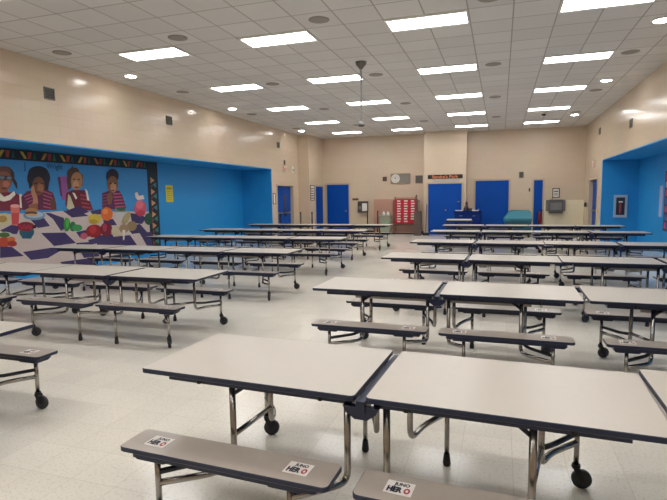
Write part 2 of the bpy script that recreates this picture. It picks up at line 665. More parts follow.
sp0 = None
SXN = ['left wall', 'between the first and second light columns', 'between the second and third light columns', 'between the third and last light columns', 'right wall']
for j, y in enumerate((7.37, 11.0, 14.63, 18.27)):
    for i, x in enumerate((-7.44, -5.04, -2.60, -0.19, 2.24)):
        lab = 'round grey ceiling speaker %s, %s' % (('near the ' + SXN[i]) if i in (0, 4) else SXN[i], ['nearest', 'second nearest', 'second farthest', 'farthest'][j])
        if sp0 is None:
            sp0 = tag(MB().lathe([(0.155, 0), (0.155, -0.006), (0.13, -0.010), (0.03, -0.011)], mi=0, seg=24).build('ceiling_speaker', mat('taupe_grille', (152, 146, 138), 0.7), None, (x, y, ZC)), lab, 'speaker', 'round ceiling speakers')
        else:
            l = sp0.copy()
            C.objects.link(l)
            l.location = (x, y, ZC)
            l['label'] = lab
dc = thing('dome_camera', 'small dark dome on the ceiling between far right light panels', 'security camera', (1.27, 18.0, ZC))
MB().lathe([(0.09, 0), (0.09, -0.03), (0.07, -0.035)], seg=20).build('base', m_white, dc)
MB().lathe([(0.07, -0.035), (0.066, -0.06), (0.05, -0.085), (0.02, -0.1)], seg=20).build('dome', mat('smoked_dome', (24, 24, 28), 0.15), dc)

# rod hanging from the ceiling
fan = thing('hanging_rod', 'thin pale rod hanging from ceiling with small dark end fitting', 'ceiling rod', (-2.635, 9.88, ZC))
m_fan = mat('pale_rod_paint', (176, 176, 178), 0.4)
MB().lathe([(0.11, 0), (0.10, -0.05), (0.04, -0.12), (0.025, -0.14)], seg=20).build('canopy', m_grille, fan)
MB().tube([(0, 0, -0.13), (0, 0, -1.16)], 0.018, seg=10).build('rod', m_fan, fan)
MB().lathe([(0.02, -1.13), (0.05, -1.15), (0.065, -1.18), (0.065, -1.20)], seg=20).build('end_fitting', m_fan, fan)
MB().lathe([(0.065, -1.20), (0.06, -1.225), (0.03, -1.235)], seg=20).build('bottom_cap', m_grille_d, fan)

# ------------------------------------------------------------------ folding tables
BEND = 0.0


def top_z(p):
    return (p[0], p[1], p[2] + BEND*(abs(p[0])-0.6)/0.6)


def sticker_mesh(parent, x, y, z, rz=0.0):
    s = MB()
    s.box(-0.056, 0.056, -0.046, 0.046, 0, 0.0008, 0)
    s.text('JUNO', 0.030, (0.006, 0.022, 0.0013), (1, 0, 0), (0, 1, 0), 1, width=0.064, bold=0.0014)
    s.text('HER', 0.048, (-0.015, -0.014, 0.0013), (1, 0, 0), (0, 1, 0), 1, width=0.062, bold=0.003)
    s.text('O', 0.048, (0.034, -0.014, 0.0013), (1, 0, 0), (0, 1, 0), 2, width=0.026, bold=0.003)
    o = s.build('sticker', [m_stick, m_ink, m_red_ink], parent)
    o.location = (x, y, z)
    o.rotation_euler = (0, 0, rz)
    o['label'] = 'white square sticker with dark lettering'
    return o


def caster(parent, x, y, yaw):
    c = MB()
    c.tube([(0, 0, 0.20), (0, 0, 0.135)], 0.014, seg=8)
    f = MB()
    f.lathe([(0.022, 0.135), (0.024, 0.12), (0.018, 0.108)], seg=10)
    for s in (-1, 1):
        f.prism([(-0.018, 0.118), (0.018, 0.118), (0.045, 0.045), (0.02, 0.045)], 'y', s*0.018, s*0.022)
    fo = f.build('caster_fork', m_black, parent)
    fo.location = (x, y, 0)
    fo.rotation_euler = (0, 0, yaw)
    w_ = MB()
    w_.lathe([(0.018, -0.015), (0.045, -0.0155), (0.052, -0.010), (0.0525, 0.010), (0.045, 0.0155), (0.018, 0.015)], (0.03, 0, 0.0525), 0, 22, 'y')
    w_.build('wheel', m_wheel, fo)


def make_table(sticker_spots):
    t = thing('cafeteria_table', 'x', 'table')
    for s in (-1, 1):
        S = lambda u: s*u
        xa, xb = sorted((S(0.024), S(1.196)))
        MB().slab(xa, xb, -0.36, 0.36, 0.712, 0.737, 0.025, 0, 1, 0.003, 5, top_z).build('tabletop', [m_top, m_edge], t)
        aa, ab = sorted((S(0.05), S(1.06)))
        MB().box(aa, ab, -0.305, 0.305, 0.674, 0.712).build('apron', m_edge, t)
        # steel channel rails under the top
        for y in (-0.20, 0.20):
            a, b_ = sorted((S(0.07), S(0.80)))
            MB().box(a, b_, y-0.012, y+0.012, 0.634, 0.660).build('under_rail', m_steel, t)
        # hanging clips that hold rail to top
        for u in (0.12, 0.42, 0.74):
            for y in (-0.20, 0.20):
                MB().box(*sorted((S(u-0.012), S(u+0.012))), y-0.010, y+0.010, 0.660, 0.674).build('rail_bracket', m_steel_dark, t)
        # small dark bumpers near the front and rear edges
        for u in (0.20, 0.86):
            for y in (-0.322, 0.322):
                MB().lathe([(0.012, 0.682), (0.015, 0.688), (0.015, 0.712)], (S(u), y, 0), 0, 10).build('bumper', m_black, t)
        for ty in (-1, 1):
            ylg, ypo = ty*0.250, ty*0.545
            # legs bend outwards at the foot and carry the bench post
            for ul, up_, name in ((0.095, 0.255, 'inner'), (0.715 if ty < 0 else 0.765, 0.955, 'outer')):
                zt = 0.684
                m = MB()
                za, zb_, zc_ = (0.268, 0.300, 0.330) if name == 'inner' else (0.245, 0.252, 0.258)
                m.tube([(S(ul), ylg, zt), (S(ul), ylg, za), (S(ul+0.045), ylg+ty*0.13, zb_), (S(up_), ypo, zc_)], 0.0165, fillet=0.085, fseg=5, seg=10)
                m.build('leg', m_chrome, t)
                if name == 'outer':
                    a = MB()
                    a.tube([(S(ul), ylg+ty*0.012, 0.330), (S(ul+0.06), ylg+ty*0.11, 0.312), (S(up_), ypo, 0.312)], 0.014, fillet=0.04, seg=8)
                    a.build('bench_arm', m_steel_dark, t)
                p = MB()
                p.tube([(S(up_), ypo, 0.392), (S(up_), ypo, 0.055 if name == 'inner' else 0.13)], 0.0145, seg=10)
                p.build('bench_post', m_chrome, t)
                k = MB()
                k.slab(*sorted((S(up_-0.09), S(up_+0.09))), *sorted((ty*0.47, ty*0.60)), 0.388, 0.402, 0.02, 0, 0, 0.004)
                k.build('bench_bracket', m_edge, t)
                if name == 'inner':
                    g = MB()
                    g.lathe([(0.019, 0), (0.024, 0.012), (0.020, 0.05), (0.017, 0.075)], (S(up_), ypo, 0), 0, 12)
                    g.build('glide', m_black, t)
                else:
                    yaw = {(-1, 1): 0.35, (1, 1): 0.1, (-1, -1): 0.6, (1, -1): 2.15}[(s, ty)]
                    caster(t, S(up_), ypo, yaw)
            # bench
            x0, x1 = sorted((S(0.050), S(1.108)))
            y0, y1 = sorted((ty*0.432, ty*0.632))
            MB().slab(*sorted((S(0.11), S(1.055))), y0+0.025, y1-0.025, 0.402, 0.433, 0.02, 0, 0, 0).build('bench_apron', m_edge, t)
            b_ = MB().slab(x0, x1, y0, y1, 0.433, 0.456, 0.030, 0, 1, 0.003, 5).build('bench', [m_bench, m_edge], t)
            for (ss, tt, u) in sticker_spots:
                if ss == s and tt == ty:
                    sticker_mesh(b_, S(u), ty*0.530, 0.4565, -0.03)
        # lower bar joining front and rear legs
        MB().tube([(S(0.715), -0.248, 0.400), (S(0.765), 0.248, 0.340)], 0.0145, seg=8).build('cross_bar', m_chrome, t)
        for yy, uu in ((-0.250, 0.715), (0.250, 0.765)):
            MB().tube([(S(uu-0.005), yy, 0.62), (S(uu-0.10), yy*0.9, 0.684)], 0.011, seg=8).build('brace', m_steel_dark, t)
    # folding hinge under the seam
    for y in (-0.325, 0.325):
        h_ = MB()
        h_.prism([(-0.085, 0.683), (0.085, 0.683), (0.07, 0.655), (0.03, 0.625), (-0.03, 0.625), (-0.07, 0.655)], 'y', y-0.016, y+0.016)
        h_.build('hinge_bracket', m_edge, t)
    MB().box(-0.020, 0.020, -0.350, 0.350, 0.655, 0.712).build('center_beam', m_edge, t)
    return t


proto_a = make_table([(-1, -1, 0.95), (-1, -1, 0.22), (1, -1, 0.22), (1, -1, 0.92), (-1, 1, 0.95), (1, 1, 0.92)])
ROWS_R = [(2.43, -0.555, 1.86, -2.6, -1), (4.89, -0.52, 1.915, -0.8, -0.5), (7.45, -0.42, 1.98, -1.5, -1), (9.98, -0.43, 1.96, -1.5, -1), (12.95, -0.44, 1.965, 0, 0), (15.5, -0.42, 1.985, 0, 0)]
ROWS_L = [(2.36, -4.345, None, 0, 0), (5.08, -4.33, -6.735, 0.2, 0), (7.68, -4.38, -6.80, 0.6, 0), (10.33, -4.34, -6.76, 0.5, 0), (12.85, -4.50, -6.92, 0, 0), (15.45, -4.38, -6.80, 0, 0)]
RN = ['nearest row', 'second row', 'third row', 'fourth row', 'fifth row', 'farthest row']
first = True
for side, rows in (('right', ROWS_R), ('left', ROWS_L)):
    for i, (y, xa, xb, ra, rb) in enumerate(rows):
        for j, (x, rz) in enumerate(((xa, ra), (xb, rb))):
            if x is None:
                continue
            if side == 'right':
                who = 'on the aisle' if j == 0 else 'towards the right wall'
            else:
                who = 'on the aisle' if j == 0 else 'towards the mural wall'
            lab = 'folding bench table, %s of the %s-hand tables, %s' % (RN[i], side, who)
            if side == 'right' and i == 0:
                lab = 'large foreground folding bench table with its seam left of centre' if j == 0 else 'foreground folding bench table cut off by the bottom right corner'
            if side == 'left' and i == 0:
                lab = 'nearest left folding bench table, only its rear bench end showing'
            if xb is not None and j == 1 and abs(xa-xb) < 2.405:
                x = xa + math.copysign(2.405, xb-xa)
            t = proto_a if first else copy_tree(proto_a)
            first = False
            t.location = (x, y, 0)
            t.rotation_euler = (0, 0, R(rz))
            t['label'] = lab
            t['group'] = 'beige folding cafeteria tables with attached benches'

# ------------------------------------------------------------------ mural (flat painting on the alcove wall)
mu_cols = []
mu_mats = []
mur = MB()
layer = [0]


def mc(col):
    if col not in mu_cols:
        mu_cols.append(col)
        mu_mats.append(mat('mural_paint_%d_%d_%d' % col, col, 0.55, noise=0.10, nscale=18))
    return mu_cols.index(col)


MX = AX + 0.02


def W(px, py):
    """a spot of the painting, as its place (y, z) on the alcove wall"""
    q = on_x(px, py, MX)
    return q.y, q.z


def face(col, yz, step=True):
    if step:
        layer[0] += 1
    x = MX + 0.00008*layer[0]
    mur.add([(x, a, b_) for a, b_ in yz], [tuple(range(len(yz)))], mc(col))


def P(col, *pts):
    face(col, [W(*p) for p in pts])


def E(col, cx, cy, rx, ry, rot=0, n=18, a0=0, a1=360):
    pts = []
    c_, s_ = math.cos(R(rot)), math.sin(R(rot))
    for k in range(n):
        a = R(a0+(a1-a0)*k/(n if a1-a0 == 360 else n-1))
        x, y = rx*math.cos(a), ry*math.sin(a)
        pts.append((cx+x*c_-y*s_, cy+x*s_+y*c_))
    P(col, *pts)


SKY, SKY2 = (58, 142, 204), (44, 124, 190)
NIGHT = (20, 40, 52)
PUR, CLO = (62, 50, 100), (206, 190, 184)
mu_y0, mu_y1 = 4.2, 12.44
zb, zt = 0.36, 2.665
mur.box(AX+0.001, MX, mu_y0, mu_y1, 0.12, zt, mc(NIGHT))
iy1, iz1 = 11.98, 2.445
face(SKY, [(mu_y0+0.3, 0.2), (iy1, 0.2), (iy1, iz1), (mu_y0+0.3, iz1)])
# cloth
edge = [(0, 210), (22, 211), (55, 210), (90, 208), (118, 210), (150, 212)]
ey = [W(*p) for p in edge]
face(CLO, [(mu_y0+0.3, 0.2), (iy1, 0.2), (iy1, 1.27), (11.3, 1.30), (10.2, 1.33), (9.0, 1.38), (8.4, 1.36), (7.6, 1.36), (mu_y0+0.3, 1.36)])
for q in [((63, 211), (80, 211), (88.5, 216), (72, 217.5)), ((45, 213), (50, 213), (64, 218), (64, 229), (61, 231), (53, 219)),
          ((41, 233), (65, 232.5), (76, 243), (54, 246)), ((0, 230.5), (11, 225), (20, 226), (17, 234), (7, 234)),
          ((22.8, 252), (56, 247), (60, 251), (48, 258), (31, 260)), ((0, 246), (12, 247), (24, 256), (0, 258)),
          ((130, 213), (142, 215), (146, 218), (142, 224), (132, 223)), ((112, 237), (130, 235), (137, 245), (118, 246)),
          ((139, 232), (152, 232), (152, 246), (147, 246)), ((103, 219), (113, 219), (117, 225), (104, 226)),
          ((88, 240), (96, 238), (98, 243), (90, 245)), ((90, 211), (101, 209), (102, 214), (93, 215)),
          ((60, 262), (90, 258), (100, 268), (70, 272)), ((94, 236), (112, 234), (119, 246), (98, 247)), ((126, 226), (140, 224), (147, 232), (132, 234)),
          ((76, 243), (90, 242), (100, 256), (84, 258)), ((30, 219), (44, 218), (50, 226), (38, 228)), ((76, 232), (86, 230), (92, 236), (80, 238))]:
    P(PUR, *q)
for k in range(4):
    a = 7.3-k*0.8
    face(PUR, [(a, 1.0), (a-0.4, 1.0), (a-0.6, 0.75), (a-0.15, 0.75)])
    face(PUR, [(a-0.35, 0.72), (a-0.8, 0.72), (a-1.0, 0.4), (a-0.5, 0.4)])
# girl with goggles-like glasses, far left
SK1, SK2, SK3 = (150, 92, 66), (120, 74, 50), (186, 130, 100)
MAR, MAR2, PINK = (122, 34, 56), (84, 30, 58), (188, 80, 110)
E((62, 44, 44), 4, 176, 10.5, 10)
E((110, 70, 60), 3, 172, 8, 6)
P((52, 40, 40), (13, 176), (17, 183), (17.5, 190), (15.5, 187), (13, 182))
E(SK1, 3.5, 181, 8.5, 10)
E((196, 120, 96), 6, 184, 3.6, 3.2)
P((70, 56, 60), (-6, 175.5), (13, 176), (13, 180), (-6, 179.5))
E((120, 130, 140), 2, 177.6, 2.6, 1.6)
E((120, 130, 140), 9, 178, 2.6, 1.6)
E((96, 36, 40), 4, 188.6, 2.6, 1.0)
P(SK1, (-1, 189), (8, 189), (9, 196), (-2, 196))
P(MAR, (-10, 193), (14, 192), (21, 196), (22, 209), (20, 211), (-12, 211))
P((228, 222, 206), (-6, 194), (0, 193), (4, 197), (9, 195), (14, 191), (15.5, 194.5), (10, 200), (4, 201.5), (-6, 199))
P((228, 222, 206), (19, 194), (21.5, 194), (24, 208), (20, 208))
# second child, big hair, hand at the chin
P((96, 34, 66), (21, 197), (27, 191), (46, 189), (53, 193), (56, 203), (56.5, 210), (22, 210))
for k in range(5):
    P((176, 76, 112), (24+k*1.5, 196+k*3), (33, 193+k*3.2), (33, 194.2+k*3.2), (24+k*1.2, 197.4+k*3))
    P((176, 76, 112), (43, 190.5+k*3.8), (52+k*0.8, 194+k*3.6), (52+k*0.8, 195.3+k*3.6), (43, 192+k*3.8))
E((26, 24, 42), 38.5, 178, 11.6, 12)
E((18, 18, 34), 38, 172.5, 10, 6.5)
P((26, 24, 42), (28, 180), (33, 176), (33, 190), (29, 188))
P((26, 24, 42), (44, 176), (49, 182), (48, 190), (43.5, 190))
E(SK2, 38.3, 186, 6.2, 9.4)
E((164, 104, 72), 40.3, 188, 3.2, 5)
P((22, 18, 24), (34, 183.2), (37, 182.6), (37, 183.8), (34, 184.2))
P((22, 18, 24), (40.4, 182.8), (43.4, 183.4), (43.4, 184.4), (40.4, 184))
E((118, 48, 46), 38.6, 192.2, 2.6, 0.9)
P(SK3, (31, 187), (33.5, 185), (35, 192), (37, 196), (38, 203), (36, 208), (32, 207), (33, 199), (31, 193))
P((146, 92, 66), (29.5, 205), (37, 203), (38, 210), (27, 211))
P((106, 62, 48), (50, 200), (55, 198), (56, 209), (51, 210))
# third child with braids and pink pinafore, raised sleeve
P((150, 84, 150), (58, 177), (66, 176), (69, 188), (66, 200), (62, 200), (59.5, 192))
P((96, 40, 90), (57.5, 177), (60, 177), (62, 196), (60.5, 196))
E((80, 56, 40), 73, 173, 6.5, 5.5, -20)
P((80, 56, 40), (72, 165), (74, 169), (70, 171))
P((84, 58, 42), (67, 173), (72, 171), (71, 188), (68, 190), (66.5, 181))
P((120, 92, 60), (78, 171), (83, 175), (82.5, 186), (80, 187))
E((178, 124, 84), 76.5, 181, 5.8, 9)
E((206, 154, 112), 75.5, 185, 3.2, 4.5)
P((30, 20, 24), (72.8, 179), (75, 178.4), (75, 179.6), (72.8, 180))
P((30, 20, 24), (77.6, 178.6), (79.8, 179.2), (79.8, 180.2), (77.6, 179.8))
E((130, 50, 50), 76.2, 187.4, 2.2, 0.9)
P((104, 26, 44), (66, 193), (72, 190), (84, 190), (88, 196), (93, 210), (68, 212), (65, 204))
for k in range(4):
    P((176, 60, 84), (80+k*0.6, 194+k*4), (86+k*1.6, 195.5+k*4), (86+k*1.6, 196.8+k*4), (80+k*0.6, 195.4+k*4))
P((232, 226, 216), (72, 192.5), (74.5, 193), (77, 198), (75.6, 199.5))
P((232, 226, 216), (85, 188.5), (87.2, 191), (89.4, 201), (87, 200))
P((198, 192, 156), (68, 194), (70, 196), (74.6, 208), (70.5, 211), (66.5, 208))
P((60, 40, 92), (66, 211), (78, 206), (89, 212), (72, 217))
# fourth child, hands clasped at the chin
P((88, 34, 78), (102, 193), (108, 191), (119, 190.5), (122, 195), (126, 208), (102, 210))
for k in range(5):
    P((186, 80, 112), (113+k*0.4, 193.4+k*3.2), (120.4+k*1.1, 192.8+k*3.2), (120.8+k*1.1, 194.2+k*3.2), (113+k*0.4, 194.8+k*3.2))
    P((150, 60, 100), (102.4, 195+k*3), (106.6, 194+k*3), (106.6, 195+k*3), (102.4, 196.2+k*3))
E((30, 26, 46), 112.2, 176, 6.3, 7.2)
E((134, 88, 60), 112.4, 184.5, 5.4, 8.6)
E((196, 140, 104), 113.2, 187.4, 3, 5)
P((28, 20, 26), (109.2, 183), (111.4, 182.6), (111.4, 183.8), (109.2, 184))
P((28, 20, 26), (113.6, 182.6), (115.8, 183), (115.8, 184), (113.6, 183.8))
E((126, 52, 46), 112.6, 190.6, 1.8, 0.8)
P((128, 84, 60), (107, 194), (111, 192), (112.6, 197), (111, 204), (108, 205), (106.6, 199))
# food on the cloth
P((206, 196, 150), (-4, 214), (6, 213), (11, 217), (9, 224), (-4, 227))
E((176, 140, 70), 2, 219, 5, 3.4)
P((222, 116, 104), (10, 206), (19.5, 206), (18.4, 225), (11.6, 225))
E((236, 168, 160), 14.7, 206, 4.8, 1.8)
P((204, 74, 76), (11.5, 213), (18.9, 213), (18.2, 224.6), (11.8, 224.6))
E((120, 150, 176), 34, 215.5, 11, 4.6)
E((170, 190, 206), 34, 214.6, 9, 3.2)
E((178, 126, 84), 31, 210.4, 6, 2.4)
E((96, 60, 46), 31, 213, 6.4, 1.6)
E((206, 160, 110), 31, 215, 6, 1.4)
E((34, 106, 96), 26.5, 232, 7.4, 6.6)
P((30, 86, 110), (19.6, 231), (33.6, 231), (31, 238.6), (22, 238.6))
E((130, 28, 48), 25.5, 226.6, 8.8, 4.8)
for k in range(7):
    E((164, 40, 62), 19.5+2.1*k, 226+(k % 2)*2.2, 1.5, 1.5)
E((60, 30, 40), 34.2, 226.6, 2.2, 1.8)
E((202, 198, 190), 5, 236, 8, 4.2)
E((70, 106, 50), 4, 235, 5.6, 2.6)
E((190, 74, 50), 4, 242, 8.4, 4.8)
E((206, 110, 50), 11, 239.5, 4, 3)
E((160, 46, 40), 12, 243.6, 4.6, 3)
E((40, 130, 60), 66.5, 224.5, 3.4, 7)
E((80, 168, 70), 67, 223, 1.6, 5.4)
E((34, 118, 62), 72.5, 226.5, 3.2, 5)
E((60, 150, 84), 77, 227.8, 5, 3.4)
E((206, 180, 60), 94.5, 219, 6.4, 5.2)
E((178, 150, 50), 93, 221.6, 4.4, 2.4)
E((220, 106, 44), 106.5, 214, 6, 6.8)
E((236, 140, 70), 105, 211.4, 2.8, 2.8)
E((150, 26, 36), 94, 231, 8.2, 6.6)
E((186, 44, 48), 92.5, 229.6, 3.6, 4.2)
E((120, 22, 46), 106, 229.4, 6, 7.2)
E((170, 46, 76), 104.5, 227.6, 2.2, 4.2)
E((190, 90, 110), 83.6, 236, 3.6, 3.4)
E((120, 140, 130), 119.8, 210.6, 6, 3.4)
E((60, 90, 66), 120.6, 209, 4.6, 1.9)
P((196, 196, 196), (114, 212), (126, 212), (122, 220), (118, 220))
E((172, 156, 110), 126, 218, 3.2, 7, 28)
E((150, 128, 90), 131.5, 226, 5, 5)
E((206, 190, 160), 117, 231, 6, 5.4)
E((160, 132, 100), 123.6, 228.6, 4.8, 4.4)
P((222, 214, 206), (122, 230), (125, 230), (124, 240), (122.6, 240))
E((208, 84, 104), 140, 208.4, 6, 8)
E((226, 116, 130), 139.2, 204.6, 4, 4.4)
E((190, 62, 84), 140.4, 213, 4.6, 3)
P((226, 206, 200), (134.5, 193), (137, 192), (138.6, 196), (143, 195), (144, 199), (137, 200), (135, 197.4))
E((34, 80, 62), 148.6, 219, 4.6, 6)
# painted signature lettering in dark strokes
th = W(24, 167)
mur.text('J', 0.20, (MX+0.00008*(layer[0]+1), th[0], th[1]), (0, 1, 0), (0, 0, 1), mc((22, 50, 84)))
a, b_ = W(46, 166.5), W(62.5, 168)
mur.text('Wright', 0.17, (MX+0.00008*(layer[0]+1), (a[0]+b_[0])/2, (a[1]+b_[1])/2), (0, 1, 0), (0, 0, 1), mc((22, 50, 84)), width=b_[0]-a[0])
# border ornaments: slanted bars, repeated along the top and down the right side
layer[0] += 2
OC = [(196, 160, 70), (170, 70, 56), (30, 84, 76)]
k = 0
yy = 11.72
while yy > mu_y0+0.5:
    z0, z1 = 2.485, 2.625
    ca, cb, cc = OC if k % 3 else [(190, 120, 60), (150, 50, 60), (40, 110, 60)]
    face(ca, [(yy-0.10, z0), (yy-0.03, z0), (yy-0.12, z1), (yy-0.19, z1)] if k % 2 else [(yy-0.19, z0), (yy-0.12, z0), (yy-0.03, z1), (yy-0.10, z1)], False)
    face(cb, [(yy-0.01, z0), (yy+0.05, z0), (yy+0.09, z1), (yy-0.01, z1)], False)
    face(cc, [(yy+0.11, z0), (yy+0.19, z0), (yy+0.17, z1), (yy+0.14, z1)], False)
    yy -= 0.50
    k += 1
zz = 2.15
while zz > 0.3:
    face((206, 150, 110), [(12.10, zz+0.09), (12.28, zz), (12.10, zz-0.09)], False)
    face((60, 130, 130), [(12.34, zz-0.05), (12.16, zz-0.13), (12.34, zz-0.21)], False)
    face((160, 60, 60), [(12.10, zz-0.12), (12.18, zz-0.17), (12.10, zz-0.22)], False)
    zz -= 0.32
o = mur.build('mural', mu_mats)
tag(o, 'wide painted mural of four children at a checkered table of fruit', 'mural')

# ------------------------------------------------------------------ fittings on the left wall
vt0 = None
for nm, y in (('nearest', 7.72), ('middle', 11.4), ('farthest', 18.2)):
    lab = 'small grey louvred wall vent high on the left wall, %s of three' % nm
    if vt0 is None:
        vt0 = thing('wall_vent', lab, 'vent', (XL, y, 3.63), 0, 'small vents high on the left wall')
        f = MB()
        f.box(0, 0.02, -0.12, -0.10, -0.11, 0.11).box(0, 0.02, 0.10, 0.12, -0.11, 0.11)
        f.box(0, 0.02, -0.10, 0.10, 0.09, 0.11).box(0, 0.02, -0.10, 0.10, -0.11, -0.09)
        f.build('frame', m_grille, vt0)
        g = MB().box(0.0005, 0.004, -0.10, 0.10, -0.09, 0.09, 1)
        for k in range(6):
            z = -0.072+0.030*k
            g.prism([(0.004, z), (0.016, z-0.012), (0.018, z-0.010), (0.006, z+0.002)], 'y', -0.10, 0.10, 0)
        g.build('louvres', [m_grille, m_grille_d], vt0)
    else:
        v = copy_tree(vt0)
        v.location = (XL, y, 3.63)
        v['label'] = lab
# yellow notice in the alcove
nt_ = MB().box(AX, AX+0.004, -0.17, 0.17, -0.25, 0.25, 0).box(AX+0.004, AX+0.0045, -0.12, 0.12, 0.12, 0.18, 1)
for k in range(5):
    nt_.box(AX+0.004, AX+0.0045, -0.12, 0.12-0.03*(k % 2), 0.05-0.06*k, 0.065-0.06*k, 1)
tag(nt_.build('notice', [mat('yellow_paper', (222, 204, 60), 0.6), mat('faded_print', (170, 156, 50), 0.6)], None, (0, 12.98, 1.78)), 'yellow paper notice taped on the blue wall beside the mural', 'notice')


def framed(name, label, cat, loc, w_, h_, axis, fm, pm, marks=None, depth=0.02, border=0.03):
    t = thing(name, label, cat, loc)
    def bx(mb, a0, a1, z0, z1, d0, d1, mi=0):
        if axis == '-y':
            mb.box(a0, a1, -d1, -d0, z0, z1, mi)
        elif axis == '+x':
            mb.box(d0, d1, a0, a1, z0, z1, mi)
        else:
            mb.box(-d1, -d0, a0, a1, z0, z1, mi)
    f = MB()
    bx(f, -w_/2, -w_/2+border, -h_/2, h_/2, 0, depth)
    bx(f, w_/2-border, w_/2, -h_/2, h_/2, 0, depth)
    bx(f, -w_/2+border, w_/2-border, h_/2-border, h_/2, 0, depth)
    bx(f, -w_/2+border, w_/2-border, -h_/2, -h_/2+border, 0, depth)
    f.build('frame', fm, t)
    p = MB()
    bx(p, -w_/2+border, w_/2-border, -h_/2+border, h_/2-border, 0, depth*0.5, 0)
    for a0, a1, z0, z1 in (marks or []):
        bx(p, a0, a1, z0, z1, depth*0.5, depth*0.5+0.001, 1)
    p.build('panel', [pm, m_ink if marks else pm], t)
    return t


m_paper = mat('white_paper', (226, 222, 212), 0.6)
m_brown = mat('brown_wood_frame', (110, 72, 56), 0.5)
framed('picture_frame', 'small reddish framed notice between blue alcove and left door', 'picture', (XL, 17.72, 1.58), 0.22, 0.42, '+x', m_brown, m_paper)
es = MB().box(0, 0.06, -0.16, 0.16, -0.11, 0.11, 0, 0.005)
es.text('EXIT', 0.15, (0.061, 0, 0), (0, 1, 0), (0, 0, 1), 1, width=0.24, bold=0.003)
tag(es.build('exit_sign', [mat('exit_sign_plastic', (226, 206, 190), 0.4), mat('exit_red', (196, 70, 50), 0.4)], None, (XL, 18.75, 2.74)), 'small pale exit sign with red letters above left door', 'exit sign')
al = thing('alarm_bell', 'small white fire alarm horn right of the exit sign', 'alarm', (XL, 19.55, 2.76))
MB().box(0, 0.05, -0.07, 0.07, -0.12, 0.12, 0, 0.01).build('housing', m_white, al)
MB().lathe([(0.05, 0.05), (0.045, 0.06), (0.02, 0.065)], (0, 0, -0.03), 0, 16, 'x').build('horn', m_grille, al)
tag(MB().box(0, 0.04, -0.04, 0.04, -0.09, 0.09, 0, 0.01).build('motion_sensor', m_grille_d, None, (XL, 18.75, 3.0)), 'small dark sensor box above the left exit sign', 'sensor')
# board and poles near the pier
framed('notice_board', 'narrow white notice board with rows, on pier beside narrow blue door', 'notice board', (-7.68, 20.55, 1.80), 0.46, 0.66, '+x', m_brown, m_paper,
       [(-0.16, 0.16, -0.24+0.1*k, -0.20+0.1*k) for k in range(5)])
st0 = None
for lab, loc in (('thin black stanchion post beside the left double door', (-7.95, 19.85, 0)), ('thin black stanchion post in front of the pier', (-7.50, 20.0, 0)), ('thin black stanchion post left of the double door', (-7.98, 17.85, 0))):
    if st0 is None:
        st0 = thing('stanchion_post', lab, 'stanchion', loc, 0, 'black stanchion posts')
        MB().lathe([(0.15, 0), (0.15, 0.012), (0.12, 0.025), (0.03, 0.035)], seg=20).build('base', m_black, st0)
        MB().tube([(0, 0, 0.03), (0, 0, 0.95)], 0.025, seg=10).build('pole', m_black, st0)
        MB().lathe([(0.03, 0.95), (0.034, 0.97), (0.03, 1.0), (0.01, 1.01)], seg=12).build('cap', m_black, st0)
    else:
        s_ = copy_tree(st0)
        s_.location = loc
        s_['label'] = lab

# ------------------------------------------------------------------ fittings along the back wall
# light switch plates
tag(MB().box(-0.14, 0.14, -0.015, 0, -0.045, 0.045, 0, 0.004).build('name_plate', m_brown, None, (-6.16, YB, 1.50)), 'small dark brown name plate right of the far left door', 'sign')
# wall telephone / paper towel unit on a post
tp = thing('wall_dispenser', 'dark and white wall dispenser between far left door and tan cabinet', 'dispenser', (-5.80, YB, 1.15))
MB().box(-0.23, 0.23, -0.14, 0, -0.24, 0.26, 0, 0.02).build('body', mat('dark_bronze', (72, 60, 58), 0.4), tp)
MB().box(-0.02, 0.21, -0.155, -0.141, -0.17, 0.17, 0).build('front_panel', m_white, tp)
MB().box(-0.19, -0.06, -0.155, -0.141, -0.10, 0.05, 0).build('window_strip', m_grille, tp)
st = copy_tree(st0)
st.location = (-5.50, 21.55, 0)
st['label'] = 'thin black stanchion post below the wall dispenser'
st = copy_tree(st0)
st.location = (-4.95, 21.15, 0)
st['label'] = 'thin black stanchion post at the left end of tan cabinet'

# folding cabinet, pinkish tan
cb_ = thing('storage_cabinet', 'low pinkish tan storage cabinet against the back wall', 'cabinet', (-4.34, 21.68, 0))
m_tan = mat('pinkish_tan_laminate', (184, 140, 122), 0.5, noise=0.05)
m_tan2 = mat('brown_tan_laminate', (140, 104, 90), 0.5)
MB().box(-0.84, 0.97, -0.26, 0.30, 0.06, 1.49, 0, 0.008).build('body', m_tan, cb_)
for a, b2, mm in ((-0.82, -0.01, m_tan), (0.01, 0.95, m_tan2)):
    dr = MB().box(a, b2, -0.282, -0.261, 0.10, 1.46, 0, 0.004).build('door', mm, cb_)
MB().box(-0.81, 0.91, -0.24, 0.28, 0, 0.06, 0).build('plinth', m_base, cb_)
